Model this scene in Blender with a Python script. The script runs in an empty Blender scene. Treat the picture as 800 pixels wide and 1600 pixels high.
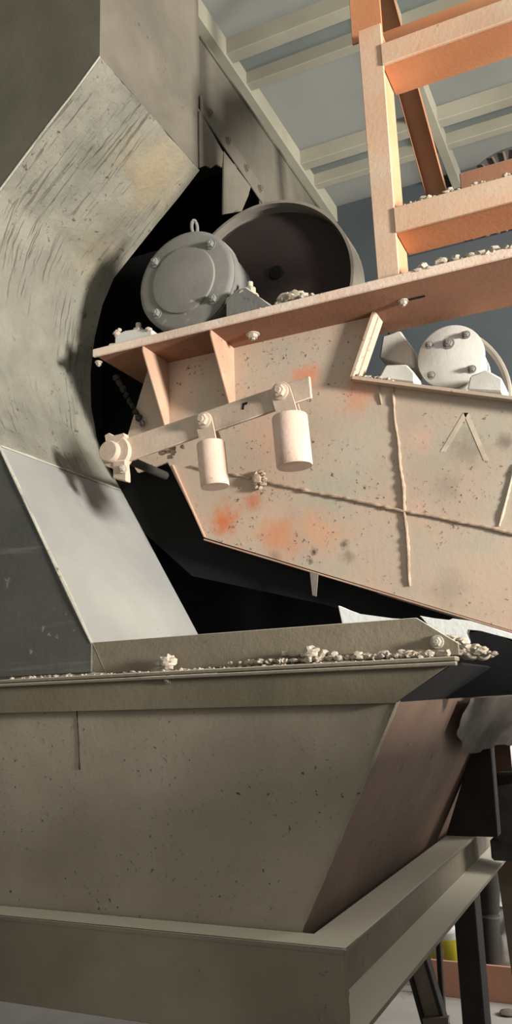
import bpy, bmesh, math, random
from mathutils import Vector, Matrix, noise
random.seed(7)
sc = bpy.context.scene
COL = sc.collection
# ------------------------------------------------------------ camera (two wall directions of the plant give the view)
F = 1290.0
CAM = Vector((0, 0, 1.6))
def _d(px, py): return Vector(((px-400)/F, -(py-800)/F, -1.0))
YC = _d(1015, 1070).normalized()
XC = -_d(-2600, 1195)
XC = (XC - YC*XC.dot(YC)).normalized()
ZC = XC.cross(YC)
RW = Matrix((XC, YC, ZC))                      # camera -> world
cd = bpy.data.cameras.new('camera'); cam = bpy.data.objects.new('camera', cd); COL.objects.link(cam)
cam.matrix_world = Matrix.Translation(CAM) @ RW.to_4x4()
cd.sensor_fit = 'VERTICAL'; cd.sensor_height = 36; cd.lens = 36*F/1600; cd.clip_start = .05
sc.camera = cam
sc.view_settings.view_transform = 'Standard'; sc.view_settings.look = 'None'
sc.view_settings.gamma = 1; sc.view_settings.use_curve_mapping = False
sc.view_settings.exposure = 0.0
# ------------------------------------------------------------ world and lights
w = bpy.data.worlds.new('daylight'); sc.world = w; w.use_nodes = True
w.node_tree.nodes['Background'].inputs[0].default_value = (.90, .90, .87, 1)
w.node_tree.nodes['Background'].inputs[1].default_value = 0.70
def area(name, loc, target, sx, sy, power, col):
    l = bpy.data.lights.new(name, 'AREA'); l.shape = 'RECTANGLE'; l.size = sx; l.size_y = sy
    l.energy = power; l.color = col
    o = bpy.data.objects.new(name, l); COL.objects.link(o); o.location = loc
    o.rotation_euler = (Vector(target)-Vector(loc)).to_track_quat('-Z', 'Y').to_euler()
    return o
area('daylight_through_side_door', (5.2, .9, 2.3), (-1.6, 2.5, 2.3), .7, .9, 1000, (1, .965, .90))
area('daylight_through_far_door', (2.2, 5.0, 1.9), (-1.2, 5.0, .2), 1.2, 1.4, 170, (1, .98, .95))

# ------------------------------------------------------------ helpers
def at(px, py, ax, v):
    """the point on the plane ax = v that the photograph shows at px, py"""
    r = RW @ _d(px, py); i = 'XYZ'.index(ax)
    return CAM + r*((v-CAM[i])/r[i])
ROOT = {}
def tag(o, label=None, cat=None, group=None, kind=None):
    if label: o['label'] = label
    if cat: o['category'] = cat
    if group: o['group'] = group
    if kind: o['kind'] = kind
    return o
def thing(name, loc, label, cat, group=None, kind=None):
    o = bpy.data.objects.new(name, None); COL.objects.link(o); o.location = loc; o.empty_display_size = .05
    ROOT[o.name] = Vector(loc)
    return tag(o, label, cat, group, kind)
def smooth(me, ang=35):
    me.shade_smooth()
    me.set_sharp_from_angle(angle=math.radians(ang))
def obj(name, bm, m, parent=None, label=None, sm=True, mark=None, kind=None):
    """links the mesh (world coordinates) as one object under parent, or top level with its origin at its base"""
    bmesh.ops.recalc_face_normals(bm, faces=bm.faces)
    if parent:
        off = ROOT[parent.name]
    else:
        xs = [v.co for v in bm.verts]
        off = Vector(((min(c.x for c in xs)+max(c.x for c in xs))/2, (min(c.y for c in xs)+max(c.y for c in xs))/2, min(c.z for c in xs)))
    for v in bm.verts: v.co -= off
    me = bpy.data.meshes.new(name); bm.to_mesh(me); bm.free()
    if sm: smooth(me)
    me.materials.append(m)
    o = bpy.data.objects.new(name, me); COL.objects.link(o)
    if parent: o.parent = parent
    else: o.location = off
    ROOT[o.name] = off
    if label: o['label'] = label
    if kind: o['kind'] = kind
    return o
def struct(name, bm, m, parent=None):
    o = obj(name, bm, m, parent)
    if not parent: o['kind'] = 'structure'
    return o
def B(): return bmesh.new()
def bev(bm, geom_verts, w, seg=1):
    if w <= 0: return
    vs = set(geom_verts)
    es = [e for e in bm.edges if e.verts[0] in vs and e.verts[1] in vs]
    bmesh.ops.bevel(bm, geom=es, offset=w, segments=seg, affect='EDGES', clamp_overlap=True, profile=.6)
def prism(bm, pts, ext, bevel=0.0):
    """polygon (3-D points) pushed along ext"""
    ext = Vector(ext)
    a = [bm.verts.new(Vector(p)) for p in pts]; b = [bm.verts.new(Vector(p)+ext) for p in pts]
    bm.faces.new(a); bm.faces.new(b[::-1])
    n = len(a)
    for i in range(n): bm.faces.new((a[i], b[i], b[(i+1) % n], a[(i+1) % n]))
    bev(bm, a+b, bevel)
    return bm
def xz(pts, y0, y1, bevel=.002, bm=None):
    return prism(bm or B(), [(p[0], y0, p[1]) for p in pts], (0, y1-y0, 0), bevel)
def box(x0, x1, y0, y1, z0, z1, bevel=.003, bm=None):
    return xz([(x0, z0), (x1, z0), (x1, z1), (x0, z1)], y0, y1, bevel, bm)
def frame_of(ax):
    ax = Vector(ax).normalized()
    u = ax.cross(Vector((0, 0, 1)) if abs(ax.z) < .9 else Vector((1, 0, 0))).normalized()
    return ax, u, ax.cross(u)
def lathe(p, ax, prof, seg=40, bm=None, closed=True, jit=0):
    """rings (distance along ax, radius) around p"""
    bm = bm or B(); ax, u, v = frame_of(ax); p = Vector(p); rings = []
    for (h, r) in prof:
        rings.append([bm.verts.new(p+ax*h+(u*math.cos(t*math.tau/seg)+v*math.sin(t*math.tau/seg))*max(r, 1e-4)*(1+jit*noise.noise(Vector((t, h*20, r*30)))))
                      for t in range(seg)])
    for a, b in zip(rings, rings[1:]):
        for i in range(seg): bm.faces.new((a[i], a[(i+1) % seg], b[(i+1) % seg], b[i]))
    if closed:
        bm.faces.new(rings[0][::-1]); bm.faces.new(rings[-1])
    return bm
def rod(p, q, r, seg=16, bm=None, bevel=0):
    p = Vector(p); q = Vector(q); L = (q-p).length
    pr = [(0, r), (L, r)] if bevel <= 0 else [(0, r-bevel), (bevel, r), (L-bevel, r), (L, r-bevel)]
    return lathe(p, q-p, pr, seg, bm)
def tube(pts, r, seg=8, bm=None, wob=0, flat=1.0):
    bm = bm or B(); pts = [Vector(p) for p in pts]; rings = []
    for i, p in enumerate(pts):
        d = (pts[min(i+1, len(pts)-1)]-pts[max(i-1, 0)])
        ax, u, v = frame_of(d)
        rr = r*(1+wob*noise.noise(p*60)*1.6)
        rings.append([bm.verts.new(p+(u*math.cos(t*math.tau/seg)+v*math.sin(t*math.tau/seg)*flat)*rr) for t in range(seg)])
    for a, b in zip(rings, rings[1:]):
        for i in range(seg): bm.faces.new((a[i], a[(i+1) % seg], b[(i+1) % seg], b[i]))
    bm.faces.new(rings[0][::-1]); bm.faces.new(rings[-1])
    return bm
def line(a, b, n, wob=0):
    a = Vector(a); b = Vector(b); L = (b-a)
    u = L.cross(Vector((0, 1, 0))).normalized()
    return [a+L*(i/n)+u*wob*noise.noise((a+L*(i/n))*9) for i in range(n+1)]
def clod(bm, c, r, squash=.7, sub=2, amp=.45):
    c = Vector(c); s = Vector((random.random()*50, random.random()*50, 0))
    ret = bmesh.ops.create_icosphere(bm, subdivisions=sub, radius=1)
    sx, sy = random.uniform(.8, 1.4), random.uniform(.8, 1.2)
    for v in ret['verts']:
        k = 1+amp*noise.noise(v.co*1.6+s)+amp*.5*noise.noise(v.co*4+s)
        v.co = Vector((v.co.x*sx, v.co.y*sy, v.co.z*squash))*r*k+c
    return bm
def crumbs(a, b, width, n, r0, r1, bm=None, ridge=True):
    """dried dust heaped along the line a-b: a low uneven ridge with crumbs in it"""
    bm = bm or B(); a = Vector(a); b = Vector(b); L = b-a; side = Vector((0, 1, 0))*width
    if ridge:
        m = max(10, int(L.length/.012)); k = 6; rows = []
        for i in range(m+1):
            p = a+L*(i/m); h = r1*.9*max(0, .45+1.1*noise.noise(p*14)+.5*noise.noise(p*45))
            rows.append([bm.verts.new(p+side*(j/k-.5)+Vector((0, 0, h*math.sin(math.pi*j/k)*(1+.5*noise.noise(p*40+Vector((j, 0, 0))))-.001))) for j in range(k+1)])
        for r, s in zip(rows, rows[1:]):
            for j in range(k): bm.faces.new((r[j], r[j+1], s[j+1], s[j]))
    for i in range(n):
        t = random.random(); p = a+L*t+side*random.uniform(-.5, .5); r = random.uniform(r0, r1)*(.4+.6*random.random())
        clod(bm, p+Vector((0, 0, r*.4)), r, .75, 1)
    return bm
def hexbolt(r=.012, h=.01):
    bm = lathe((0, 0, 0), (0, -1, 0), [(-.002, r*1.5), (.003, r*1.5), (.0035, r*1.45)], 14)
    lathe((0, 0, 0), (0, -1, 0), [(.003, r*1.1), (.003+h*.8, r*1.1), (.003+h, r*.9)], 6, bm)
    lathe((0, 0, 0), (0, -1, 0), [(.003+h, r*.55), (.003+h*1.5, r*.5)], 8, bm)
    return bm
_bm_cache = {}
def bolt(parent, pos, ax, mat, r=.012, h=.01, name='bolt', label=None):
    """a bolt head part, its mesh shared between alike bolts"""
    key = (r, h, mat.name)
    if key not in _bm_cache:
        b = hexbolt(r, h); bmesh.ops.recalc_face_normals(b, faces=b.faces)
        me = bpy.data.meshes.new('bolt'); b.to_mesh(me); b.free(); me.materials.append(mat); smooth(me); _bm_cache[key] = me
    o = bpy.data.objects.new(name, _bm_cache[key]); COL.objects.link(o); o.parent = parent
    o.location = Vector(pos)-ROOT[parent.name]
    o.rotation_euler = Vector((0, -1, 0)).rotation_difference(Vector(ax).normalized()).to_euler()
    if label: o['label'] = label
    ROOT[o.name] = Vector(pos)
    return o
# ------------------------------------------------------------ materials
def lin(c):
    return tuple(((x/255)/12.92 if x/255 <= .04045 else (((x/255)+.055)/1.055)**2.4) for x in c)+(1,)
def mat(name, c1, c2, scale=3.0, c3=None, spot=.0, spot_scale=40, rough=.85, bump=.15, bscale=60, metal=0.0,
        dust=None, dustamt=.8, streak=None, patches=(), root=(0, 0, 0), contrast=.25, scr=None):
    m = bpy.data.materials.new(name); m.use_nodes = True; nt = m.node_tree; N = nt.nodes; L = nt.links
    b = N['Principled BSDF']; b.inputs['Roughness'].default_value = rough; b.inputs['Metallic'].default_value = metal
    b.inputs['Specular IOR Level'].default_value = .25
    tc = N.new('ShaderNodeTexCoord'); src = tc.outputs['Object']
    def mp(s, rot=(0, 0, 0)):
        q = N.new('ShaderNodeMapping'); L.new(src, q.inputs[0]); q.inputs['Scale'].default_value = s; q.inputs['Rotation'].default_value = rot
        return q.outputs[0]
    def nz(vec, sc_, det=6, rg=.6, dist=0.0):
        n = N.new('ShaderNodeTexNoise'); L.new(vec, n.inputs['Vector']); n.inputs['Scale'].default_value = sc_
        n.inputs['Detail'].default_value = det; n.inputs['Roughness'].default_value = rg; n.inputs['Distortion'].default_value = dist
        return n.outputs['Fac']
    def rg(f, a, c, lo=0., hi=1.):
        r = N.new('ShaderNodeMapRange'); L.new(f, r.inputs[0]); r.interpolation_type = 'SMOOTHSTEP'
        for i, v in zip((1, 2, 3, 4), (a, c, lo, hi)): r.inputs[i].default_value = v
        return r.outputs[0]
    def mix(f, a, c):
        x = N.new('ShaderNodeMix'); x.data_type = 'RGBA'
        if isinstance(f, float): x.inputs[0].default_value = f
        else: L.new(f, x.inputs[0])
        for i, v in ((6, a), (7, c)):
            if isinstance(v, tuple): x.inputs[i].default_value = v
            else: L.new(v, x.inputs[i])
        return x.outputs[2]
    def mul(a, c):
        x = N.new('ShaderNodeMath'); x.operation = 'MULTIPLY'
        for i, v in ((0, a), (1, c)):
            if isinstance(v, float): x.inputs[i].default_value = v
            else: L.new(v, x.inputs[i])
        return x.outputs[0]
    base = nz(src if not streak else mp(*streak), scale, 7, .62, .3)
    col = mix(rg(base, .5-contrast, .5+contrast), lin(c1), lin(c2))
    big = nz(src, scale*.45, 3, .5)
    col = mix(mul(rg(big, .42, .7), .45), col, lin(tuple(int(v*.72) for v in c1)))
    for (p, r, c, k) in patches:
        vm = N.new('ShaderNodeVectorMath'); vm.operation = 'DISTANCE'; L.new(src, vm.inputs[0])
        vm.inputs[1].default_value = tuple(Vector(p)-Vector(root))
        ad = N.new('ShaderNodeMath'); ad.operation = 'MULTIPLY_ADD'; L.new(nz(src, 1.3/max(r, .02), 8, .7), ad.inputs[0])
        ad.inputs[1].default_value = r*2.2; L.new(vm.outputs['Value'], ad.inputs[2])
        f = rg(ad.outputs[0], r*1.1, r*2.3, k, 0.)
        col = mix(f, col, lin(c))
    if c3:
        sp = nz(src, spot_scale, 4, .7); reg = nz(src, spot_scale*.09, 3, .6)
        f = mul(rg(sp, .60, .68), rg(reg, .62-spot, .72-spot))
        col = mix(f, col, lin(c3))
    bf = nz(src, bscale, 8, .7)
    if scr:   # scratches / cracks in the crust, running one way
        (s_, rot_, cs, amt) = scr
        v = nz(mp(s_, rot_), 1.0, 5, .6, .6)
        f = mul(mul(rg(v, .56, .66), amt), rg(nz(src, 3.5, 4, .6), .42, .60))
        col = mix(f, col, lin(cs))
        ad = N.new('ShaderNodeMath'); ad.operation = 'MULTIPLY_ADD'; L.new(f, ad.inputs[0]); ad.inputs[1].default_value = -1.2; L.new(bf, ad.inputs[2]); bf = ad.outputs[0]
    if dust:
        g = N.new('ShaderNodeNewGeometry'); s = N.new('ShaderNodeSeparateXYZ'); L.new(g.outputs['Normal'], s.inputs[0])
        col = mix(mul(rg(s.outputs[2], .35, .8), dustamt), col, lin(dust))
    L.new(col, b.inputs['Base Color'])
    bp = N.new('ShaderNodeBump'); bp.inputs['Strength'].default_value = bump; bp.inputs['Distance'].default_value = .01
    L.new(bf, bp.inputs['Height']); L.new(bp.outputs[0], b.inputs['Normal'])
    return m
PALE = (205, 198, 184)
M_chute = mat('crusted_chute_lining', (168, 164, 150), (192, 188, 172), 6, (116, 106, 90), .18, 34, bump=.7, bscale=38,
              scr=((4, 75, 4), (0, .0, 0), (124, 112, 94), .6), patches=[((-1.55, 2.5, 3.68), .22, (206, 186, 150), .7), ((-1.8, 2.5, 3.35), .2, (176, 160, 132), .6)], root=(-2.2, 2.3, 1.676))
M_slide = mat('polished_slide_steel', (186, 185, 180), (204, 202, 194), 2.2, (150, 146, 134), .05, 50, rough=.6, bump=.08)
M_panel = mat('dusty_dark_casing', (100, 97, 84), (118, 114, 98), 2.2, (80, 77, 68), .04, 50, bump=.12)
M_panel2 = mat('grimy_lower_casing', (80, 80, 76), (100, 99, 90), 2.5, (140, 138, 128), .02, 24, bump=.15,
               scr=((1.2, 1.2, 22), (0, 0, 0), (150, 148, 138), .25))
M_wall = mat('housing_grey', (96, 90, 80), (116, 109, 97), 3, (76, 70, 62), .05, 40, bump=.15)
M_beam = mat('housing_beam_grey', (84, 80, 71), (106, 100, 88), 3, (66, 62, 54), .05, 40, dust=PALE, dustamt=.4)
M_hop = mat('hopper_steel', (142, 132, 114), (166, 154, 136), 2.6, (58, 54, 44), .19, 60, bump=.2, patches=[
    (at(330, 1330, 'Y', 2.0), .22, (84, 76, 56), .85), (at(230, 1370, 'Y', 2.0), .12, (90, 84, 66), .7), (at(430, 1400, 'Y', 2.0), .12, (84, 78, 60), .8), (at(60, 1200, 'Y', 2.0), .18, (158, 154, 136), .5), (at(150, 1370, 'Y', 2.0), .08, (140, 140, 144), .6), (at(470, 1360, 'Y', 2.0), .10, (98, 92, 74), .6),
    (at(60, 1140, 'Y', 2.0), .10, (165, 160, 138), .5)])
M_rim = mat('rim_steel', (124, 114, 96), (146, 134, 114), 4, (80, 74, 62), .08, 40, bump=.25, dust=PALE, dustamt=.9)
M_skirt = mat('skirt_steel', (110, 102, 84), (132, 122, 102), 3.4, (78, 70, 56), .08, 36, bump=.2)
M_side = mat('hopper_side_rusty', (132, 104, 88), (108, 92, 80), 3, (70, 54, 42), .1, 30, bump=.2)
M_frame = mat('channel_steel', (122, 112, 96), (142, 132, 114), 3.2, (78, 74, 62), .08, 40, dust=(226, 218, 198), dustamt=.9, root=(-.75, 3.4, 0), patches=[((-.74, 4.1, .98), .26, (52, 49, 45), .85)], bump=.15)  # dark patch paints in the shade on the side channel's far end
M_leg = mat('dark_leg_steel', (44, 42, 40), (60, 56, 52), 4, bump=.15)
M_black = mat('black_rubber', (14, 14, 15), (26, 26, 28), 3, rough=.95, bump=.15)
M_bolt = mat('dusty_bolt', (168, 158, 142), (190, 180, 164), 20, bump=.2)
M_dust = mat('dried_dust', (200, 186, 168), (176, 163, 146), 18, (140, 130, 114), .1, 60, bump=.6, bscale=90)
M_dustp = mat('pinkish_dust', (218, 190, 168), (196, 160, 134), 18, (150, 120, 100), .1, 60, bump=.5, bscale=90)
def P(px, py, Y=2.64): return at(px, py, 'Y', Y)
OR = (206, 112, 62)
SR = Vector((-.9, 2.7, 1.75))
M_plate = mat('screen_side_plate', (176, 168, 150), (200, 172, 150), 2.6, (92, 84, 72), .17, 60, bump=.14, root=SR, contrast=.2, patches=[
    (P(350, 812), .07, OR, .9), (P(440, 835), .10, (208, 136, 96), .75), (P(395, 785), .05, (190, 110, 70), .7), (P(480, 590), .07, (214, 132, 92), .7),
    (P(500, 830), .12, (214, 158, 124), .7), (P(430, 870), .03, (120, 100, 86), .5), (P(655, 690), .06, (212, 168, 146), .5), (P(650, 800), .06, (212, 168, 146), .4), (P(460, 690), .10, (160, 156, 140), .6), (P(560, 620), .08, (208, 140, 104), .6), (P(430, 680), .13, (206, 160, 134), .5),
    (P(490, 862), .016, (60, 56, 52), 1.), (P(485, 878), .012, (66, 60, 54), .9), (P(538, 850), .02, (90, 80, 70), .8), (P(545, 870), .03, (140, 124, 106), .8), (P(555, 700), .12, (180, 176, 160), .5),
    (P(730, 700), .07, (128, 120, 106), .6), (P(700, 760), .06, (140, 130, 114), .5), (P(700, 920), .08, (160, 144, 124), .6), (P(790, 690), .035, (110, 100, 88), .7)])
M_deck = mat('motor_deck_steel', (152, 108, 84), (134, 98, 78), 3.5, (110, 80, 64), .06, 30, dust=PALE, dustamt=.95, bump=.2)
M_edge = mat('dusty_deck_edge', (238, 218, 200), (226, 194, 170), 7, (150, 110, 88), .08, 40, dust=PALE, bump=.3)
M_rib = mat('gusset_steel', (196, 160, 136), (176, 136, 112), 5, (120, 86, 70), .05, 30, bump=.2)
M_oran = mat('orange_painted_steel', (200, 142, 104), (190, 126, 86), 3.2, (170, 104, 74), .05, 24, bump=.15, rough=.7, dust=PALE, dustamt=.8)
M_gpost = mat('dusty_guard_face', (206, 184, 160), (212, 164, 132), 3.4, (176, 130, 100), .06, 30, dust=PALE, bump=.2)
M_opale = mat('dusty_orange_steel', (206, 164, 130), (204, 142, 100), 3.0, (170, 110, 80), .05, 24, bump=.15, dust=PALE)
M_rbrown = mat('faded_orange_brace', (172, 124, 94), (186, 132, 98), 4, bump=.2)
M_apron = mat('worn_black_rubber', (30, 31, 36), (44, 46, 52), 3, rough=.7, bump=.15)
M_motor = mat('dusty_motor_casting', (110, 110, 106), (134, 132, 126), 6, (80, 80, 78), .06, 30, bump=.25, dust=PALE, dustamt=.75)
M_cover = mat('motor_cover_grey', (116, 114, 108), (138, 134, 126), 4, (170, 164, 152), .12, 26, bump=.12, patches=[], rough=.75)
M_motor2 = mat('pale_motor_cover', (206, 204, 196), (192, 188, 178), 6, (150, 144, 134), .05, 40, bump=.15, dust=PALE)
M_wheel = mat('pulley_iron', (44, 38, 38), (58, 48, 46), 3, bump=.15)
M_rimm = mat('pulley_rim', (154, 146, 134), (130, 122, 112), 6, bump=.15, rough=.6)
M_arm = mat('arm_steel', (190, 168, 148), (206, 186, 166), 7, (140, 112, 92), .05, 40, bump=.2, dust=PALE)
M_weight = mat('counterweight_steel', (216, 192, 176), (202, 168, 146), 6, (130, 80, 54), .12, 50, bump=.2)
M_white = mat('white_sheet', (246, 246, 242), (236, 236, 230), 5, bump=.2)
M_cloth = mat('grey_tarpaulin', (134, 126, 118), (110, 102, 94), 4, (80, 74, 68), .04, 30, bump=.3)
M_chalk = mat('chalk', (200, 184, 164), (198, 180, 158), 30, bump=.1)
M_floor = mat('dusty_concrete', (190, 184, 176), (168, 162, 154), 2, (120, 114, 108), .06, 20, bump=.2)
M_bwall = mat('dark_sheet_wall', (70, 76, 80), (84, 90, 92), .8, bump=.05)
M_lwall = mat('pale_plaster', (214, 214, 210), (196, 196, 190), .8, bump=.05)
M_rbeam = mat('roof_beam_paint', (152, 148, 130), (166, 161, 144), 2, bump=.05)
M_rdark = mat('roof_sheet_grey', (104, 110, 106), (120, 126, 122), 1.5, bump=.05)
M_board = mat('pinkish_board', (204, 154, 128), (190, 138, 114), 3, bump=.1)
M_brown = mat('brown_strut', (132, 120, 104), (110, 96, 84), 4, bump=.15)
M_yel = mat('yellow_print', (222, 208, 60), (206, 196, 70), 8, bump=.03)
M_grey = mat('machine_grey', (70, 70, 70), (96, 94, 90), 7, bump=.3)
M_rust = mat('rust_weld', (164, 144, 124), (182, 160, 138), 30, bump=.4)
def glassy(name, col, tr):
    m = bpy.data.materials.new(name); m.use_nodes = True; nt = m.node_tree; nt.nodes.remove(nt.nodes['Principled BSDF'])
    t = nt.nodes.new('ShaderNodeBsdfTranslucent'); d = nt.nodes.new('ShaderNodeBsdfDiffuse'); x = nt.nodes.new('ShaderNodeMixShader')
    n = nt.nodes.new('ShaderNodeTexNoise'); n.inputs['Scale'].default_value = 1.1; n.inputs['Detail'].default_value = 4
    tc = nt.nodes.new('ShaderNodeTexCoord'); nt.links.new(tc.outputs['Object'], n.inputs['Vector'])
    cr = nt.nodes.new('ShaderNodeMix'); cr.data_type = 'RGBA'; cr.inputs[6].default_value = lin(col); cr.inputs[7].default_value = lin(tuple(int(c*.85) for c in col))
    nt.links.new(n.outputs['Fac'], cr.inputs[0]); nt.links.new(cr.outputs[2], t.inputs[0]); nt.links.new(cr.outputs[2], d.inputs[0])
    x.inputs[0].default_value = tr
    nt.links.new(d.outputs[0], x.inputs[1]); nt.links.new(t.outputs[0], x.inputs[2]); nt.links.new(x.outputs[0], nt.nodes['Material Output'].inputs[0])
    return m
M_sky = glassy('frosted_skylight', (212, 212, 206), .82)
def emit(name, col, s):
    m = bpy.data.materials.new(name); m.use_nodes = True; nt = m.node_tree; nt.nodes.remove(nt.nodes['Principled BSDF'])
    e = nt.nodes.new('ShaderNodeEmission'); e.inputs[0].default_value = lin(col); e.inputs[1].default_value = s
    nt.links.new(e.outputs[0], nt.nodes['Material Output'].inputs[0]); return m
M_day = emit('daylight_in_opening', (240, 244, 246), 1.0)

# ------------------------------------------------------------ the building
struct('floor', box(-6, 4, -4, 6.2, -.1, 0, 0), M_floor)
struct('wall_back', box(-6, 4, 5.9, 6.1, 1.75, 5.75, 0), M_bwall)
wb = B(); box(-6, -1.25, 5.9, 6.1, 0, 1.745, 0, wb); box(-1.25, 4, 5.9, 6.1, 0, .9, 0, wb); box(.6, 4, 5.9, 6.1, .9, 1.745, 0, wb)
struct('wall_back_lower', wb, M_lwall)
win = struct('window_1', box(-1.25, .6, 5.98, 6.0, .9, 1.745, 0), M_day)
wf = B(); box(-1.25, -1.2, 5.88, 5.97, .9, 1.745, 0, wf); box(-1.2, .6, 5.88, 5.97, .9, .94, 0, wf); box(-.35, -.3, 5.88, 5.97, .94, 1.745, 0, wf)
obj('window_frame', wf, M_rbeam, win)
struct('wall_left', box(-6.1, -5.95, -4, 6.1, 0, 5.7, 0), M_bwall)
# roof: frosted panels laid between painted purlins (along y) and rails (along x)
XP = [-5.2, -4.12, -3.04, -1.90, -.88, .2, 1.28, 2.36]
YP = [-2.1, -.9, .3, 1.5, 2.7, 3.92, 5.12, 5.9]
ceil = tag(bpy.data.objects.new('ceiling', None), kind='structure'); COL.objects.link(ceil); ceil.location = (0, 0, 5.5); ROOT['ceiling'] = Vector((0, 0, 5.5))
for i in range(len(XP)-1):
    for j in range(len(YP)-1):
        x0, x1, y0, y1 = XP[i]+.005, XP[i+1]-.005, YP[j]+.005, YP[j+1]-.005
        obj('roof_panel', box(x0, x1, y0, y1, 5.56, 5.575, 0), M_sky, ceil)
for x in XP: obj('purlin', box(x-.035, x+.035, -2.1, 5.9, 5.42, 5.56, .004), M_rbeam, ceil)
for j, y in enumerate(YP[:-1]):
    obj('roof_rail', box(-5.2, 2.36, y-.045, y+.045, 5.44, 5.555, .004), M_rbeam, ceil)
    obj('roof_rail', box(-5.2, 2.36, y+.24, y+.31, 5.44, 5.555, .004), M_rbeam, ceil)
    obj('flashing_strip', box(-5.2, 2.36, y+.045, y+.24, 5.53, 5.55, 0), M_rdark, ceil)

# ------------------------------------------------------------ transfer chute: bent box with a concave wall facing the screen
NEAR = [at(158, -140, 'Y', 2.0)]+[at(158, 90, 'Y', 2.0)]
prof_px = [(158, 90), (120, 142), (78, 196), (38, 249), (0, 300), (-22, 352), (-38, 415), (-47, 480), (-48, 540), (-40, 600), (-22, 652), (0, 697), (30, 760), (70, 846), (110, 930), (145, 1005)]
PR = [at(x, y, 'Y', 2.0) for x, y in prof_px]
PR = [(p.x, p.z) for p in PR]; PR[0] = (-1.441, 3.763)
PR.append((-1.40, 1.676))
ch = thing('transfer_chute', (-2.2, 2.3, 1.676), 'big grey steel chute with a bent pale inner wall, filling the left side', 'chute')
bot = (-3.1, 1.69)
hi = [(-3.1, 5.0), (-1.441, 5.0)]
kz = 7
left_hi = [(-3.1, 2.95)]+hi+PR[:kz+1]
left_hi[-1] = (PR[kz][0], 2.95)
left_lo = [(PR[kz][0], 2.947)]+PR[kz+1:-1]+[(-1.452, 1.69), bot, (-3.1, 2.947)]
obj('side_panel', xz(left_hi, 1.992, 2.0, .0), M_panel, ch, 'upper olive-grey side panel')
obj('side_panel', xz(left_lo, 1.992, 2.0, .0), M_panel2, ch, 'dark grimy lower side panel')
def yfar(z):
    return 2.70
def sheet(profile, thick=.008, relief=0):
    bm = B(); rows = []; dense = []
    for p, q in zip(profile, profile[1:]):
        n = max(1, int(math.dist(p, q)/.02))
        dense += [(p[0]+(q[0]-p[0])*i/n, p[1]+(q[1]-p[1])*i/n) for i in range(n)]
    dense.append(profile[-1])
    for i, p in enumerate(dense):
        a = dense[max(i-1, 0)]; b = dense[min(i+1, len(dense)-1)]
        n = Vector((-(b[1]-a[1]), 0, (b[0]-a[0]))).normalized()
        yf = yfar(p[1]); row = []
        K = 32
        for k in range(K+1):
            y = 2.0+(yf-2.0)*k/K; q = Vector((p[0], y, p[1]))
            r = 0
            if relief:
                e = min(k/4, (K-k)/4, 1)
                r = relief*e*(noise.noise(Vector((q.x*6, q.y*14, q.z*6)))+.6*noise.noise(q*34)+.35*noise.noise(q*80))
            row.append(bm.verts.new(q+n*r))
        rows.append(row)
    for r, s in zip(rows, rows[1:]):
        for k in range(K): bm.faces.new((r[k], r[k+1], s[k+1], s[k]))
    bmesh.ops.solidify(bm, geom=bm.faces[:], thickness=thick)
    return bm
obj('curved_wall', sheet(PR[:12], relief=.007), M_chute, ch, 'pale crusted curved wall', sm=True)
obj('slide_plate', sheet(PR[11:], relief=.0012), M_slide, ch, 'smooth pale lower slide plate')
obj('weld_seam', tube([(PR[11][0]+.004, 2.0+.69*i/24, PR[11][1]+.002*noise.noise(Vector((i, 0, 0)))) for i in range(25)], .003, 6, wob=.6), M_chute, ch)
obj('edge_bead', tube([Vector((p[0], 1.994, p[1])) for p in PR[:7]], .0035, 6, wob=.3), M_chute, ch)
obj('edge_bead', tube([Vector((p[0], 1.994, p[1])) for p in PR[10:-1]], .005, 6, wob=.5), M_chute, ch)
# housing wall behind the crease, running back as a deep beam
def wx(px, py, X=-1.441): return at(px, py, 'X', X)
hw = [Vector((-1.441, 2.0, 3.763)), Vector((-1.441, 2.0, 5.0)), Vector((-1.441, 2.50, 4.95)), Vector((-1.441, 2.70, 4.44)), wx(310, 165), wx(307, 247)]
hw[5] = Vector((-1.441, 2.69, 3.765)); hw[2] = Vector((-1.441, 2.72, 5.0)); hw[3] = Vector((-1.441, 2.72, 4.3))
obj('housing_wall', prism(B(), hw, (-.01, 0, 0)), M_wall, ch)
hb = thing('conveyor_side_beam', (-1.45, 3.4, 4.0), 'long grey side beam with bolted lower lip, running back from chute under the roof', 'beam')
zt = 4.44
obj('web', prism(B(), [(-1.445, 2.66, zt), (-1.445, 4.9, zt), (-1.445, 4.9, 4.02), wx(405, 305), wx(310, 163)], (-.012, 0, 0), .002), M_beam, hb)
a, b = wx(310, 168), wx(408, 312)
obj('lower_lip', prism(B(), [a+Vector((.004, 0, -.03)), b+Vector((.004, 0, -.03)), b+Vector((.004, 0, .06)), a+Vector((.004, 0, .06))], (.012, 0, 0), .004), M_wall, hb)
obj('top_flange', box(-1.50, -1.435, 2.73, 4.9, zt, zt+.012, .003), M_beam, hb)
for t in (.1, .38, .68, .92): bolt(hb, a.lerp(b, t)+Vector((.017, 0, .02)), (1, 0, 0), M_beam, .013, .01)
bb = B()  # black sheets added as a backdrop for the darkness inside the chute mouth
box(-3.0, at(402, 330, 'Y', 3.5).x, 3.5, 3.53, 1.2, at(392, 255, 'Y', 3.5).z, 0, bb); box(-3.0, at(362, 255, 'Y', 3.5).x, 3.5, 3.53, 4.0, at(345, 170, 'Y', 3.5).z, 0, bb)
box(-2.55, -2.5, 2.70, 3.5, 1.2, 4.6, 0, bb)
tag(obj('dark_backdrop', bb, M_black), 'added black curtain hung deep inside the chute mouth behind the motor', 'backdrop')
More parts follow.
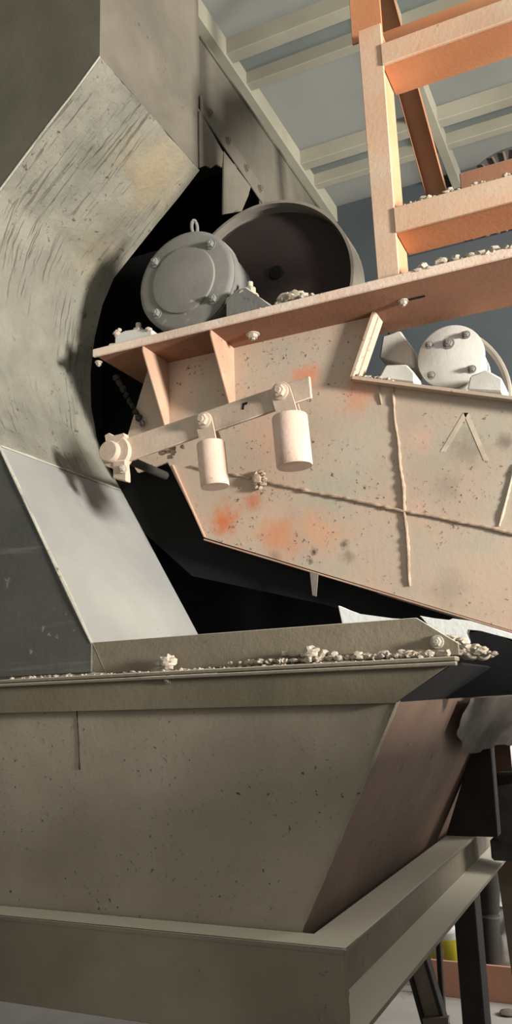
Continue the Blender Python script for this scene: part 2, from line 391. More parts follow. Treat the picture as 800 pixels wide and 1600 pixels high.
def flap(pts, label):
    bm = prism(B(), [wx(x, y, -1.43) for x, y in pts], (-.008, 0, 0), .001)
    tag(obj('rubber_flap', bm, M_wall), label, 'rubber flap', 'rubber flaps under the conveyor beam')
flap([(312, 172), (349, 238), (347, 262), (338, 256), (330, 263), (322, 258), (313, 262)], 'short torn grey rubber flap hanging beside the corner of chute wall')
flap([(350, 236), (392, 292), (388, 306), (378, 330), (349, 335)], 'long grey rubber flap hanging down to the big pulley')

# ------------------------------------------------------------ feed hopper
hp = thing('feed_hopper', (-1.3, 2.9, 1.04), 'dull grey steel hopper with sloping rusty side, standing inside the channel frame', 'hopper')
obj('front_wall', xz([(-2.4, .86), (-.931, .86), (-.549, 1.60), (-2.4, 1.60)], 2.0, 2.008, 0), M_hop, hp)
obj('side_wall', prism(B(), [(-.931, 2.008, .86), (-.931, 3.95, .86), (-.549, 3.95, 1.60), (-.549, 2.008, 1.60)], (-.008, 0, .004)), M_side, hp, 'rusty brown sloping side wall')
obj('back_wall', box(-2.4, -.60, 3.95, 3.96, 1.04, 1.62, 0), M_side, hp)
obj('corner_seam', tube(line((-.838, 2.001, 1.045), (-.553, 2.001, 1.59), 30, .002), .005, 6, wob=.4), M_hop, hp)
obj('wall_seam', tube(line((-1.502, 1.9985, 1.59), (-1.49, 1.9985, 1.42), 24, .006), .0015, 6, wob=.6), M_leg, hp)
obj('skirt', xz([(-2.4, 1.585), (-.559, 1.578), (-.41, 1.668), (-2.4, 1.668)], 1.975, 1.985, .001), M_skirt, hp)
obj('skirt', prism(B(), [(-.412, 1.985, 1.664), (-.556, 1.985, 1.580), (-.556, 3.9, 1.580), (-.412, 3.9, 1.664)], (-.006, 0, .006)), M_black, hp, 'dark side skirt')
obj('rim_flange', xz([(-2.4, 1.684), (-.40, 1.684), (-.40, 1.712), (-.496, 1.779), (-1.452, 1.775), (-1.452, 1.70), (-2.4, 1.70)], 2.001, 2.011, .001), M_rim, hp)
obj('ledge', box(-2.4, -.40, 1.955, 2.001, 1.670, 1.680, .002), M_rim, hp)
obj('ledge', box(-2.4, -.40, 1.958, 1.975, 1.659, 1.668, .002), M_rim, hp, 'thin second lip under the dusty ledge')
for px, py in ((262, 1062), (487, 1046)): bolt(hp, at(px, py, 'Y', 1.974), (0, -1, 0), M_skirt, .008, .006)
bolt(hp, at(683, 1003, 'Y', 1.998), (0, -1, 0), M_bolt, .011, .012)
cr = crumbs((-1.72, 1.978, 1.679), (-.42, 1.978, 1.679), .036, 260, .003, .009)
for px in (640, 655, 670, 600, 520, 505, 445, 460, 560, 628, 688): clod(cr, at(px, 1022, 'Y', 1.985), random.uniform(.010, .017), .7)
for i in range(150):
    px = 350+350*random.random()**.7; clod(cr, at(px, 1036-(px-360)*.045, 'Y', random.uniform(1.965, 1.996)), random.uniform(.003, .010), .8, 2, .7)
tag(obj('ledge_dust', cr, M_dust), 'crumbly pale dried dust heaped along the ledge of hopper rim', 'dust', kind='stuff')
for i, (px, py, r, lab) in enumerate([(262, 1034, .020, 'left one of two pale clods on the hopper rim ledge'), (487, 1020, .018, 'right one of two pale clods on the hopper rim ledge')]):
    c = clod(B(), at(px, py, 'Y', 1.972), r, .9, 3, .6); clod(c, at(px-12, py+3, 'Y', 1.974), r*.6, .7, 2)
    tag(obj('dust_clod', c, M_dust), lab, 'clod', 'clods on the hopper ledge')

# ------------------------------------------------------------ channel frame around the hopper
struct('shade_wall_right', box(.85, .95, -1.0, 4.4, 0, 1.765, 0), M_bwall)  # unseen low wall, added to keep the lower hopper and frame in shade
fr = thing('channel_frame', (-.75, 3.4, 0), 'heavy dusty channel steel frame round the hopper on a dark leg', 'frame')
obj('front_channel', box(-2.6, -.690, 1.9, 1.910, .838, 1.047, .002), M_frame, fr)
obj('top_flange', xz([(-2.6, 1.047), (-.69, 1.047), (-.69, 1.037), (-2.6, 1.037)], 1.898, 1.995, .0), M_frame, fr, 'dust covered top flange of front channel')
obj('bottom_flange', box(-2.6, -.70, 1.91, 1.99, .838, .848, .001), M_frame, fr)
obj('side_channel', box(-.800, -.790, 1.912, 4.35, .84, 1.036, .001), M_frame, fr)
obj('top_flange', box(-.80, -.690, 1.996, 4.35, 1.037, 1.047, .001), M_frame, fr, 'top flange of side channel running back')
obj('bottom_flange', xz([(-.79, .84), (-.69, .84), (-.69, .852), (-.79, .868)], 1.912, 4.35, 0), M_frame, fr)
obj('end_bead', tube(line((-.690, 1.903, .84), (-.690, 1.903, 1.045), 14, .002), .004, 6, wob=.6), M_frame, fr)
LX0, LX1 = at(716, 1520, 'Y', 3.42).x, at(751, 1520, 'Y', 3.42).x
obj('leg', box(LX0, LX1, 3.42, 3.54, 0, .84, .004), M_leg, fr)
obj('leg_plate', xz([(-.80, 1.048), (-.60, 1.048), (-.595, 1.41), (-.65, 1.46), (-.70, 1.30)], 3.44, 3.52, .003), M_leg, fr, 'dark upright plate standing on side channel')
obj('leg', box(-2.6, -2.48, 1.95, 2.07, 0, .838, .004), M_leg, fr)

# ------------------------------------------------------------ vibrating screen box
vs = thing('vibrating_screen', SR, 'dusty pinkish side plate and motor deck of inclined vibrating screen', 'screen')
ROOT[vs.name] = SR
DZ = 2.905
def XZp(pts, Y=2.64): return [(lambda p: (p.x, p.z))(P(x, y, Y)) for x, y in pts]
pl = XZp([(205, 662), (193, 702), (215, 738), (262, 722), (320, 840), (800, 985)])
ex = P(800, 985); sl = (P(800, 985)-P(320, 840)).normalized()
e1 = P(800, 985)+sl*1.0; tl = (P(800, 630)-P(555, 598)).normalized(); e2 = P(800, 630)+tl*.9
tx = XZp([(555, 598), (592, 508)])
tx[1] = (tx[1][0], DZ)
tlp = P(232, 575)
outline = [(tlp.x, DZ)]+pl+[(e1.x, e1.z), (e2.x, e2.z)]+[tx[0], tx[1]]
obj('side_plate', xz(outline, 2.64, 2.652, .0), M_plate, vs, 'pale pinkish side plate with bare orange patches')
# flanges along the plate edges
def strip(a, b, y0, y1, th, m, name='edge_flange', lab=None):
    a = Vector(a); b = Vector(b); d = (b-a).normalized(); n = Vector((-d.z, 0, d.x))*th
    a.y = b.y = 0
    return obj(name, prism(B(), [a+Vector((0, y0, 0)), b+Vector((0, y0, 0)), b+n+Vector((0, y0, 0)), a+n+Vector((0, y0, 0))], (0, y1-y0, 0), .001), m, vs, lab)
T0 = P(555, 598); T1 = P(592, 508); T1.z = DZ
strip(T0, e2, 2.60, 2.86, .012, M_plate, lab='dusty top flange carrying the small motor')
strip(T0, T1, 2.605, 2.70, .012, M_plate)
strip(P(270, 728), P(320, 840), 2.628, 2.645, .006, M_rib)
strip(P(320, 842), e1, 2.632, 2.645, -.006, M_rib)
# welds
ws = P(418, 752, 2.637)
def seam(a, b, n=60, r=.0055, m=M_rust): obj('weld_seam', tube(line(a, b, n, .006), r, 8, wob=.5), m, vs)
seam(P(418, 752, 2.636), P(628, 798, 2.636)); seam(P(628, 798, 2.636), P(830, 838, 2.636))
seam(P(300, 728, 2.636), P(392, 748, 2.636), 24, .005)
seam(P(612, 604, 2.637), P(622, 700, 2.637), 30, .005); seam(P(622, 700, 2.637), P(632, 800, 2.637), 30, .006); seam(P(632, 800, 2.637), P(640, 916, 2.637), 30, .006)
seam(P(806, 725, 2.638), P(780, 822, 2.638), 20, .005, M_plate)
seam(P(591, 602, 2.638), P(596, 632, 2.638), 10, .004)
kb = lathe(P(405, 750, 2.64), (0, -1, 0), [(0, .026), (.012, .025), (.014, .018), (.028, .017), (.03, .012)], 14, jit=.2)
for i in range(9):
    an = i*.7; clod(kb, P(405, 750, 2.628)+Vector((math.cos(an)*.02, 0, math.sin(an)*.03)), .011, .9, 1)
obj('knob', kb, M_rust, vs, 'crusted bolt boss on side plate')
for (p, q) in (((728, 645), (692, 706)), ((728, 645), (760, 720))):
    obj('chalk_mark', prism(B(), [P(p[0]-4, p[1], 2.6395), P(p[0]+4, p[1], 2.6395), P(q[0]+4, q[1], 2.6395), P(q[0]-4, q[1], 2.6395)], (0, -.0006, 0)), M_chalk, vs, 'faint pale chalk stroke')
# deck the motors stand on
obj('deck_plate', box(-1.775, .5, 2.452, 2.80, DZ, DZ+.02, .002), M_deck, vs, 'reddish underside of motor deck')
obj('deck_lip', box(-1.785, .5, 2.438, 2.452, DZ-.004, DZ+.028, .003), M_edge, vs, 'pale dusty front lip of deck')
for px in (222, 328):
    q = at(px, 560 if px == 222 else 530, 'Y', 2.455)
    x = q.x
    obj('gusset', prism(B(), [(x, 2.454, DZ), (x, 2.640, DZ), (x, 2.640, DZ-.30), (x, 2.632, DZ-.31), (x, 2.454, DZ-.02)], (.006, 0, 0), .001), M_rib, vs)
for px, py in ((395, 522), (415, 542)): bolt(vs, at(px, py, 'Z', DZ), (0, 0, -1), M_bolt, .017, .014)
q = at(630, 470, 'Z', DZ); bolt(vs, q, (0, 0, -1), M_bolt, .012, .012)
obj('slot', box(q.x+.01, q.x+.075, q.y-.006, q.y+.006, DZ-.002, DZ, 0), M_black, vs, 'dark slotted hole in deck')
q = at(178, 580, 'Z', DZ); bolt(vs, Vector((q.x, 2.50, DZ)), (0, 0, -1), M_bolt, .010, .01)
bt = B(); 
for i in range(9): clod(bt, at(182+i*5, 590+i*9, 'Y', 2.62), .014, 1.1, 1)
obj('hanging_crust', bt, M_leg, vs, 'dark crust under the deck corner')
# dark underside and rear side of the box
dk = B()
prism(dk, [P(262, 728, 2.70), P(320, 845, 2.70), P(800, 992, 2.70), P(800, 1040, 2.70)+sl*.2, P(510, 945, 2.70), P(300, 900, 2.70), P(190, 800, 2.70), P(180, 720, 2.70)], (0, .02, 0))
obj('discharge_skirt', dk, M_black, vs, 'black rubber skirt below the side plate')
cp = B()                       # folded black rubber below the discharge end
K = 26; rows = []
for i in range(K+1):
    t = i/K; row = []
    for j in range(13):
        s = j/12; p = P(190+t*400, 760+s*260+t*60, 2.95+.035*math.sin(t*19+s*2)+.02*noise.noise(Vector((t*6, s*3, 0))))
        row.append(cp.verts.new(p))
    rows.append(row)
for r, s in zip(rows, rows[1:]):
    for j in range(12): cp.faces.new((r[j], r[j+1], s[j+1], s[j]))
bmesh.ops.solidify(cp, geom=cp.faces[:], thickness=.006)
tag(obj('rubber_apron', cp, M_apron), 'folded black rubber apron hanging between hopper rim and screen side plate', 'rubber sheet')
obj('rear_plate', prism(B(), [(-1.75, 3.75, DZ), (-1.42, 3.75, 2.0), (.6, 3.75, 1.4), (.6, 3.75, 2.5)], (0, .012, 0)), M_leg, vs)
tag(obj('drip_strap', prism(B(), [P(484, 893, 2.63), P(497, 896, 2.63), P(494, 932, 2.63), P(488, 930, 2.63)], (0, .004, 0)), M_cloth), 'small pale strap end hanging from lower edge of side plate', 'strap')
# dust on the deck lip
db = crumbs((-1.18, 2.458, DZ+.022), (-.67, 2.458, DZ+.022), .03, 200, .003, .010)
tag(obj('deck_dust', db, M_dustp), 'pinkish dust crumbs lying along the front lip of motor deck left of guard post', 'dust', kind='stuff')
db = crumbs((-.56, 2.462, DZ+.020), (.1, 2.462, DZ+.020), .035, 320, .006, .018)
for px, py in ((690, 409), (712, 406), (735, 402), (750, 397), (772, 391), (660, 418)): clod(db, at(px, py, 'Y', 2.47), .019, .7)
tag(obj('deck_dust', db, M_dust), 'thick pale dust lying on motor deck right of guard post', 'dust', kind='stuff')

# ------------------------------------------------------------ exciter motors
mc = Vector((-1.403, 2.50, 3.150)); R = .205
mo = thing('vibration_motor', (mc.x, 2.62, DZ+.02), 'large round grey vibration motor with bolted end cover on the left of deck', 'motor', 'vibration motors')
obj('motor_body', lathe(mc, (0, 1, 0), [(.008, R*.93), (.012, R*.99), (.05, R), (.06, R*.94), (.16, R*.92), (.20, R*.90), (.27, R*.7)], 56, jit=.015), M_motor, mo)
ec = obj('end_cover', lathe(mc, (0, 1, 0), [(-.010, R*.90), (-.006, R*.96), (.0, R*.985), (.008, R*.985)], 56, jit=.01), M_cover, mo)
obj('cover_disc', lathe(mc+Vector((-.005, 0, .0)), (0, 1, 0), [(-.019, R*.60), (-.017, R*.645), (-.010, R*.66)], 48), M_cover, ec, 'raised round disc of end cover')
for an in (140, 222, 318, 45):
    a_ = math.radians(an); bolt(ec, mc+Vector((math.cos(a_)*R*.80, -.010, math.sin(a_)*R*.80)), (0, -1, 0), M_motor, .014, .016)
ey = B(); q = mc+Vector((.025, .03, R+.03))
tube([q+Vector((math.cos(t*math.tau/16)*.006, math.cos(t*math.tau/16)*.012, math.sin(t*math.tau/16)*.030)) for t in range(17)], .007, 8, ey)
rod(q+Vector((0, 0, -.05)), q+Vector((0, 0, -.025)), .013, 10, ey)
obj('lifting_eye', ey, M_motor, mo)
def mf(*pp): return [(at(x, y, 'Y', 2.47).x, max(at(x, y, 'Y', 2.47).z, DZ+.02) if y < 525 else DZ+.02) for x, y in pp]
fl = mf((178, 545), (238, 532), (238, 514), (206, 514), (196, 517), (179, 522)); fr_ = mf((352, 505), (427, 526), (424, 476), (402, 462), (384, 447), (368, 452), (352, 470))
fr_[0] = (fr_[0][0], DZ+.02)
obj('foot', xz(fl, 2.47, 2.66, .006), M_motor2, mo); obj('foot', xz(fr_, 2.47, 2.66, .006), M_motor, mo)
for x, z in ((fl[4][0]+.02, fl[4][1]-.004), (fr_[4][0]-.01, fr_[4][1]-.01)):
    bolt(mo, (x, 2.53, z), (0, 0, 1), M_bolt, .02, .03)
    obj('stud', rod((x, 2.53, z), (x, 2.53, z+.055), .011, 10), M_bolt, mo)
# crusted dust round the feet
c = B()
for px, py, r in ((362, 470, .02), (380, 462, .024), (398, 470, .02), (412, 480, .016), (446, 468, .026), (460, 465, .030), (474, 467, .024), (487, 466, .016), (436, 474, .016), (424, 482, .01), (520, 460, .015), (545, 455, .012), (535, 457, .010)):
    clod(c, at(px, py, 'Y', 2.50), r, .75, 3, .5)
tag(obj('crust_pile', c, M_dust), 'knobbly dried dust clumps on the deck between big motor and guard post', 'dust', kind='stuff')
c = B()
for px, py, r in ((160, 549, .010), (176, 541, .014), (183, 521, .014), (186, 516, .010), (232, 515, .011), (247, 528, .010)): clod(c, at(px, py, 'Y', 2.47), r, .8, 2, .5)
tag(obj('crust_pile', c, M_dust), 'small pale crust lumps on left foot of the big motor', 'dust', kind='stuff')

mc2 = Vector((-.488, 2.75, 2.74)); R2 = .116
m2 = thing('vibration_motor', (mc2.x, 2.8, 2.61), 'smaller pale round motor with five cover bolts on the side plate top', 'motor', 'vibration motors')
obj('motor_body', lathe(mc2, (0, 1, 0), [(.004, R2*.95), (.03, R2*.96), (.035, R2*.9), (.2, R2*.88), (.22, R2*.6)], 44), M_motor2, m2)
ec2 = obj('end_cover', lathe(mc2, (0, 1, 0), [(-.010, R2*.96), (-.007, R2), (.006, R2)], 48), M_motor2, m2)
for an, k in ((140, .78), (48, .78), (92, .42), (218, .78), (318, .80)):
    a_ = math.radians(an); bolt(ec2, mc2+Vector((math.cos(a_)*R2*k, -.010, math.sin(a_)*R2*k)), (0, -1, 0), M_motor, .010 if an != 92 else .014, .012)
def yz(px, py, Y=2.66): p = at(px, py, 'Y', Y); return (p.x, p.z)
for pts, nm in (([(592, 592), (648, 599), (648, 583), (636, 570), (604, 570)], 'foot'), ([(730, 610), (785, 613), (785, 592), (760, 578), (735, 588)], 'foot')):
    obj(nm, xz([yz(*p) for p in pts], 2.655, 2.80, .005), M_motor2, m2)
obj('terminal_box', xz([yz(592, 560, 2.80), yz(648, 575, 2.80), yz(645, 545, 2.80), yz(625, 516, 2.80), yz(598, 524, 2.80)], 2.80, 2.95, .006), M_motor2, m2)
tag(obj('rubber_hose', tube([at(690+106*math.sin(t*math.pi/32), 622-108*math.cos(t*math.pi/32), 'Y', 2.87) for t in range(3, 18)], .012, 10), M_rimm), 'grey curved hose arching behind the small pale motor', 'hose')
c = crumbs(Vector((T0.x+.02, 2.64, T0.z+.012)), Vector((T0.x+.14, 2.64, T0.z-.028)), .05, 60, .004, .012)
tag(obj('flange_dust', c, M_dust), 'pale dust heap at left end of the small motor flange', 'dust', kind='stuff')

# ------------------------------------------------------------ big pulley and far pulley
wc = at(416, 455, 'Y', 3.0); WR = .405
wh = thing('drive_pulley', (wc.x, 3.1, wc.z-WR), 'large black drive pulley with grey rim behind the big motor', 'pulley')
obj('rim', lathe(wc, (0, 1, 0), [(.0, WR*.965), (-.03, WR*.97), (-.03, WR), (.12, WR), (.12, WR*.93)], 80, closed=False), M_rimm, wh, 'grey worn rim')
obj('disc', lathe(wc, (0, 1, 0), [(.01, WR*.2), (.03, WR*.5), (.03, WR*.94), (.05, WR*.94)], 60), M_wheel, wh)
q = at(430, 425, 'Y', 3.0)
obj('hub_bore', rod((q.x, 3.0, q.z), (q.x, 3.05, q.z), .032, 20, bevel=.004), M_black, wh)
gd = B(); box(-1.0, 1.2, 3.5, 3.56, 2.5, 3.5, .0, gd)
tag(obj('belt_guard', box(-.88, 1.2, 3.42, 3.5, 2.55, 3.55, .01), M_bwall), 'dark grey flat belt guard behind the orange guard frame', 'guard')
fc = at(800, 330, 'Y', 3.6)
fp = thing('far_pulley', (fc.x+.02, 3.6, fc.z-.30), 'dark ribbed pulley peeping over the dusty guard rail at right edge', 'pulley')
fw = Vector((fc.x+.02, 3.6, at(800, 233, 'Y', 3.6).z-.27))
obj('rim', lathe(fw, (0, 1, 0), [(-.02, .25), (-.02, .27), (.16, .27), (.16, .25)], 56), M_grey, fp)
for k in range(30):
    a_ = k*math.tau/30; u = Vector((math.cos(a_), 0, math.sin(a_)))
    obj('rib', rod(fw+u*.14+Vector((0, -.028, 0)), fw+u*.25+Vector((0, -.028, 0)), .006, 5), M_brown, fp)
cx = at(745, 278, 'Y', 3.1)
tag(obj('cover_plate', box(cx.x-.06, .6, 3.05, 3.07, cx.z-.2, cx.z+.01, .003), M_deck), 'reddish steel cover plate just behind the dusty guard rail', 'plate')

# ------------------------------------------------------------ orange guard frame on the deck
gf = thing('guard_frame', (-.6, 2.5, DZ+.02), 'orange painted channel guard frame standing on motor deck', 'guard frame')
Y0 = 2.47
obj('post', prism(B(), [(-.655, Y0, DZ+.028), (-.582, Y0, DZ+.028), (-.578, Y0, 3.93), (-.662, Y0, 3.93)], (0, .012, 0), .002), M_gpost, gf, 'dusty front face of post')
obj('post_web', box(-.600, -.586, Y0+.012, 2.63, DZ+.028, 3.93, .002), M_opale, gf)
obj('post_web', box(-.65, -.60, 2.618, 2.63, DZ+.028, 3.93, .002), M_oran, gf)
def beam(z0, z1, name):
    obj(name, box(-.583, .6, Y0-.006, Y0+.008, z0, z1, .003), M_gpost, gf, 'dusty front face of rail')
    obj(name+'_web', box(-.583, .6, Y0+.008, 2.645, z0+.006, z0+.016, .002), M_oran, gf, 'orange underside of rail')
    obj(name+'_back', box(-.583, .6, 2.633, 2.645, z0+.016, z1, .002), M_oran, gf)
beam(3.752, 3.838, 'top_rail'); beam(3.100, 3.192, 'middle_rail')
obj('upper_plate', box(-.70, -.585, 2.52, 2.53, 3.93, 4.5, .002), M_oran, gf)
obj('upper_rail', box(-.70, .6, 2.70, 2.72, 3.93, 4.10, .002), M_oran, gf)
obj('upper_rail', box(-.70, .6, 2.62, 2.70, 3.925, 3.937, .002), M_oran, gf)
c = crumbs((-.57, Y0+.02, 3.192), (.0, Y0+.02, 3.192), .05, 240, .003, .012)
for px, py in ((703, 297), (662, 310), (660, 314), (742, 288)): clod(c, at(px, py, 'Y', Y0+.02), .012, .7)
tag(obj('rail_dust', c, M_dust), 'white dust crumbs lying on top of the middle guard rail', 'dust', kind='stuff')
bq = [at(620, 150, 'Y', 3.3), at(657, 145, 'Y', 3.3), at(697, 292, 'Y', 3.3), at(664, 296, 'Y', 3.3)]
bd = (bq[2]-bq[1])
KB = (5.43-bq[0].z)/-bd.z
br = thing('diagonal_brace', bq[3], 'rusty orange slanting channel brace seen through the guard frame', 'brace')
obj('web', prism(B(), [bq[0]-bd*KB, bq[1]-bd*KB, bq[2]+bd*.5, bq[3]+bd*.5], (0, .01, 0), .002), M_rbrown, br)
mid = (bq[1]-bq[0])*.35
obj('flange', prism(B(), [bq[1]-bd*KB-mid*.1, bq[1]-bd*KB, bq[2]+bd*.5, bq[2]+bd*.5-mid*.1], (0, -.06, 0), .002), M_rbrown, br)
obj('flange', prism(B(), [bq[0]-bd*KB, bq[0]-bd*KB+mid*.1, bq[3]+bd*.5+mid*.1, bq[3]+bd*.5], (0, -.03, 0), .002), M_rbrown, br)

# ------------------------------------------------------------ counterweight arm
AY = 2.30
ar = thing('weighted_lever', at(172, 705, 'Y', AY), 'flat dusty steel lever arm clamped to the shaft beside chute', 'lever')
A = lambda x, y, Y=AY: at(x, y, 'Y', Y)
obj('bar', prism(B(), [A(186, 688), A(483, 587), A(486, 621), A(190, 724)], (0, .014, 0), .002), M_arm, ar)
obj('slot', prism(B(), [A(379, 630), A(387, 628), A(386, 632), A(382, 633), A(381, 640), A(378, 640)], (0, -.0012, 0)), M_black, ar)
h = A(172, 706, 2.27)
obj('shaft', rod(h+Vector((0, -.015, 0)), h+Vector((0, .09, 0)), .038, 28, bevel=.004), M_arm, ar)
obj('shaft_core', rod(h+Vector((0, .09, 0)), h+Vector((0, .365, 0)), .016, 20), M_leg, ar)
obj('clamp', lathe(h+Vector((.012, .012, 0)), (0, 1, 0), [(-.004, .040), (-.004, .056), (.035, .056), (.035, .040)], 32), M_arm, ar)
obj('clamp_ear', prism(B(), [A(163, 680, 2.275), A(170, 676, 2.275), A(176, 682, 2.275), A(193, 676, 2.275), A(195, 681, 2.275), A(186, 688, 2.275), A(180, 696, 2.275), A(165, 692, 2.275)], (0, .03, 0), .002), M_arm, ar)
obj('clamp_ear', prism(B(), [A(176, 720, 2.275), A(195, 718, 2.275), A(196, 740, 2.275), A(197, 752, 2.275), A(176, 747, 2.275)], (0, .03, 0), .003), M_arm, ar)
bolt(ar, A(192, 733, 2.272), (.3, -1, 0), M_bolt, .010, .014)
c = B()
for px, py, r in ((262, 702, .016), (270, 707, .012), (254, 706, .012), (265, 714, .009), (271, 700, .008), (285, 698, .008)): clod(c, A(px, py, 2.33), r, .9, 2, .6)
tag(obj('mud_lump', c, M_rust), 'lumpy brownish crust stuck under the lever arm beside hanging weight', 'crust')
def weight(tp, lab, c0, c1, r, w_):
    """strap over the arm, bolt, hanging cylinder"""
    t = thing('counterweight', A(c1[0], c1[1], 2.285), lab, 'counterweight', 'hanging counterweights')
    top = A(tp[0], tp[1], 2.288); a0 = A(c0[0], c0[1], 2.288); a1 = A(c1[0], c1[1], 2.288)
    d = (a0-top); d.y = 0; d.normalize(); s = Vector((-d.z, 0, d.x))
    ring = [top+(-d*math.cos(t_)+s*math.sin(t_))*w_ for t_ in [(-90+i*15)*math.pi/180 for i in range(13)]]
    bm = prism(B(), ring+[a0+s*w_+d*.02, a0-s*w_+d*.02], (0, .007, 0), .001)
    prism(bm, [p+Vector((0, .034, 0)) for p in ring+[a0+s*w_+d*.02, a0-s*w_+d*.02]], (0, .007, 0), .001)
    sp_ = obj('strap', bm, M_arm, t)
    bolt(sp_, top+Vector((0, -.001, 0)), (0, -1, 0), M_arm, .019, .014)
    L = a1-a0
    cc = a0+Vector((0, .018, 0))
    cy = lathe(cc, L, [(0, r*.8), (.0, r*.96), (.004, r), (L.length-.004, r), (L.length, r*.97)], 36, jit=.01)
    obj('cylinder', cy, M_weight, t)
weight((318, 657), 'hanging cylindrical weight nearer the shaft end of lever arm', (325, 690), (332, 759), .047, .030)
weight((438, 612), 'hanging cylindrical weight near the free end of lever arm', (449, 648), (457, 727), .057, .034)

# ------------------------------------------------------------ white sheet, dust heap and tarpaulin at the right of the rim
def ribbon(pts, Y, th, name, m, lab, cat):
    return tag(obj(name, prism(B(), [at(x, y, 'Y', Y) for x, y in pts], (0, th, 0), .002), m), lab, cat)
ribbon([(528, 946), (560, 960), (612, 966), (640, 968), (655, 985), (560, 990), (535, 978)], 2.35, .03, 'white_sheet', M_white, 'white sheet edge showing behind the hopper rim below the black skirt', 'sheet')
ws_ = B()
prism(ws_, [at(x, y, 'Y', 2.2) for x, y in [(655, 962), (702, 970), (706, 966), (712, 967), (735, 970), (765, 979), (810, 993), (810, 1002), (775, 992), (750, 984), (730, 982), (728, 990), (733, 1004), (716, 1012), (690, 992), (668, 975)]], (0, .03, 0), .002)
tag(obj('white_sheet', ws_, M_white), 'bright white strip bent over right corner of the hopper rim', 'sheet')
c = B()
for i in range(70):
    t = random.random(); px = 700+t*78; py = 1006+t*16+random.uniform(-1, 1)*14*(1-t)
    clod(c, at(px, py, 'Y', 2.04), random.uniform(.006, .017)*(1.1-t*.6), .6, 2)
for px, py, r in ((722, 1018, .024), (738, 1020, .022), (752, 1022, .018), (766, 1024, .012)): clod(c, at(px, py, 'Y', 2.07), r, .55, 3, .3)
for px, py, rr in ((716, 1016, .030), (736, 1021, .027), (754, 1025, .018)): clod(c, at(px, py, 'Y', 2.06), rr, .6, 3, .25)
tag(obj('dust_heap', c, M_dust), 'pale dust heap tapering off the right corner of hopper rim', 'dust', kind='stuff')
db_ = B(); prism(db_, [at(x, y, 'Y', 2.5) for x, y in [(716, 1034), (735, 988), (760, 985), (812, 1008), (812, 1085), (690, 1092)]], (0, .03, 0))  # black board standing in for the shadow behind the rim corner
tag(obj('shadow_board', db_, M_black), 'black board put in as the shadow behind the right corner of hopper rim', 'board')
# tarpaulin draped over the hopper side
tp = B(); rows = []; NU, NV = 40, 22
for i in range(NU+1):
    u = i/NU; row = []
    for j in range(NV+1):
        v = j/NV
        y = 2.72+u*1.7
        fold = (.016*math.sin(u*60+v*9+3*noise.noise(Vector((u*4, v*2, 1))))+.012*noise.noise(Vector((u*12, v*6, 4))))*(.2+u)
        drop = .10+.22*min(1, u*2.5)*(.8+.2*math.sin(u*11))*(1-.7*u)
        z = 1.578-drop*v; x = -.549-(1.60-z)*.516+.03+fold+.30*u*u*(1-v*.3)
        row.append(tp.verts.new((x+.01, y, z)))
    rows.append(row)
for r, s in zip(rows, rows[1:]):
    for j in range(NV): tp.faces.new((r[j], r[j+1], s[j+1], s[j]))
bmesh.ops.solidify(tp, geom=tp.faces[:], thickness=.004)
tag(obj('tarpaulin', tp, M_cloth), 'wrinkled grey tarpaulin draped over the upper side wall of hopper', 'tarpaulin')

# ------------------------------------------------------------ behind and below, right edge
def bar3(p, q, w_, d_, m, name, lab, cat, parent=None):
    p = Vector(p); q = Vector(q); ax = (q-p).normalized(); s = ax.cross(Vector((0, 1, 0))).normalized()*w_/2
    bm = prism(B(), [p-s, p+s, q+s, q-s], (0, d_, 0), .003)
    o = obj(name, bm, m, parent)
    if not parent: tag(o, lab, cat)
    return o
bar3(at(766, 1215, 'Y', 4.4), at(812, 1108, 'Y', 4.4), .05, .05, M_frame, 'slanting_bar', 'pale slanting steel bar in front of the bright opening', 'bar')
tag(obj('dark_rail', box(-.98, .4, 4.5, 4.56, at(785, 1222, 'Y', 4.5).z, at(785, 1200, 'Y', 4.5).z, .003), M_leg), 'dark crusted rail below the bright opening at right edge', 'rail')
gm = thing('geared_motor', at(800, 1340, 'Y', 3.8), 'dark grey dusty geared motor beyond the side channel at right edge', 'motor')
g0 = at(800, 1275, 'Y', 3.8)
obj('motor_body', lathe(g0, (0, 1, 0), [(0, .06), (.01, .10), (.03, .125), (.22, .125), (.25, .08)], 32, jit=.05), M_grey, gm)
obj('base', box(g0.x-.11, g0.x+.13, 3.84, 4.04, g0.z-.19, g0.z-.10, .01), M_grey, gm)
obj('terminal_box', box(g0.x-.06, g0.x+.12, 3.86, 3.98, g0.z+.10, g0.z+.17, .01), M_leg, gm)
bar3(at(786, 1325, 'Y', 4.3), at(815, 1530, 'Y', 4.3), .085, .05, M_brown, 'leaning_post', 'grey-brown post leaning at the right edge beyond the leg', 'post')
dm = thing('dark_cylinder', at(766, 1500, 'Y', 5.0), 'dark upright cylinder standing behind the black leg', 'cylinder')
d0 = at(765, 1465, 'Y', 5.0); d1 = at(764, 1372, 'Y', 5.0)
obj('body', lathe(d0, d1-d0, [(-.35, .055), (0, .055), (.12, .055), (.13, .048), (.145, .055), (.33, .062), (.36, .05)], 24), M_leg, dm)
obj('band', lathe(d0+(d1-d0)*.35, d1-d0, [(0, .057), (.012, .057)], 24), M_grey, dm)
sk = thing('white_sack', at(794, 1510, 'Y', 5.15), 'pale crumpled sack standing behind the board at right edge', 'sack')
sb = B(); clod(sb, at(794, 1470, 'Y', 5.15), .12, 1.5, 3, .35)
obj('bag', sb, M_lwall, sk)
obj('tie', lathe(at(794, 1428, 'Y', 5.15), (0, 0, 1), [(0, .04), (.02, .03), (.05, .06)], 16, jit=.3), M_lwall, sk)
b0 = at(650, 1515, 'Z', 0)
yb = 5.0
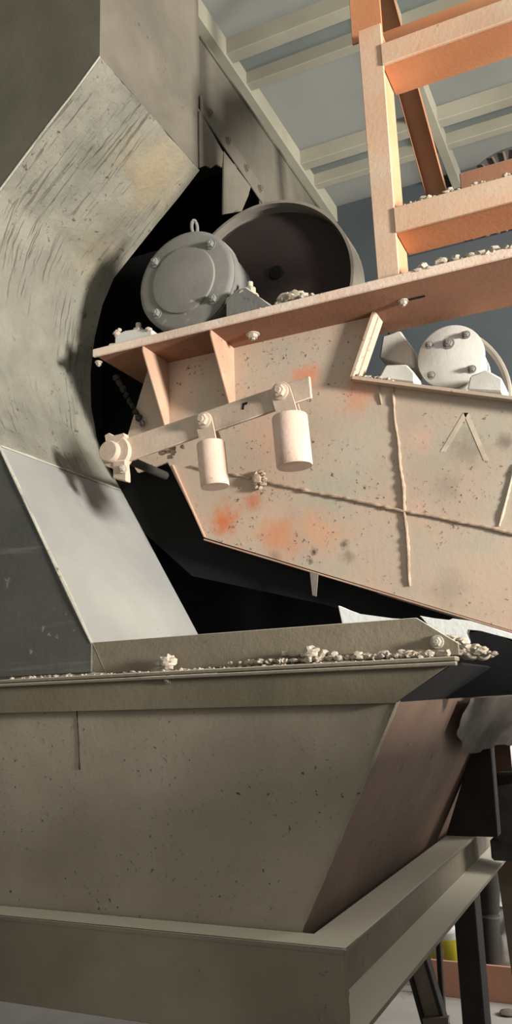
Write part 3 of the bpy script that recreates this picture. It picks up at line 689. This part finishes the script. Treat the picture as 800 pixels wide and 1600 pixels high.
bl = at(655, 1500, 'Y', yb); brr = at(800, 1575, 'Z', 0)
tag(obj('flat_board', xz([(bl.x, 0), (brr.x+.6, 0), (brr.x+.6, at(750, 1507, 'Y', 4.86).z), (bl.x, at(750, 1507, 'Y', 4.86).z)], 4.86, 4.88, .002), M_board), 'pinkish-brown flat board standing on its edge on the dusty floor', 'board')
bx = thing('labelled_drum', at(700, 1500, 'Y', 5.3), 'small white drum with yellow label left of the black leg', 'drum')
q0 = at(698, 1503, 'Y', 5.3); q1 = at(698, 1453, 'Y', 5.3)
obj('body', lathe(q0, (0, 0, 1), [(-.25, .095), ((q1-q0).z, .095), ((q1-q0).z+.012, .07), ((q1-q0).z+.03, .07)], 28), M_lwall, bx)
obj('label_band', lathe(q0+Vector((0, 0, .01)), (0, 0, 1), [(0, .0965), (.13, .0965)], 28), M_yel, bx, 'yellow printed band')
obj('label_patch', box(q0.x-.05, q0.x+.01, q0.y-.099, q0.y-.09, q0.z+.04, q0.z+.10, .002), M_weight, bx, 'pinkish print on the label')
st = thing('steel_stand', at(668, 1600, 'Y', 4.0), 'rusty steel stand with slanting legs under the side channel', 'stand')
bar3(at(640, 1470, 'Y', 3.9), at(692, 1640, 'Y', 3.9), .085, .03, M_brown, 'leg', '', '', st)
bar3(at(625, 1470, 'Y', 3.88), at(672, 1640, 'Y', 3.88), .018, .06, M_leg, 'leg_edge', '', '', st)
bar3(at(655, 1470, 'Y', 3.88), at(705, 1640, 'Y', 3.88), .018, .06, M_leg, 'leg_edge', '', '', st)
bar3(at(682, 1440, 'Y', 3.95), at(692, 1600, 'Y', 3.95), .022, .03, M_leg, 'leg', '', '', st)
obj('cross_bar', prism(B(), [at(660, 1592, 'Y', 3.86), at(700, 1590, 'Y', 3.86), at(700, 1600, 'Y', 3.86), at(662, 1602, 'Y', 3.86)], (0, .03, 0)), M_brown, st)
tag(obj('stone_lump', clod(B(), at(795, 1583, 'Z', .01), .035, .5, 2), M_brown), 'small brown lump lying on floor before the board', 'stone')
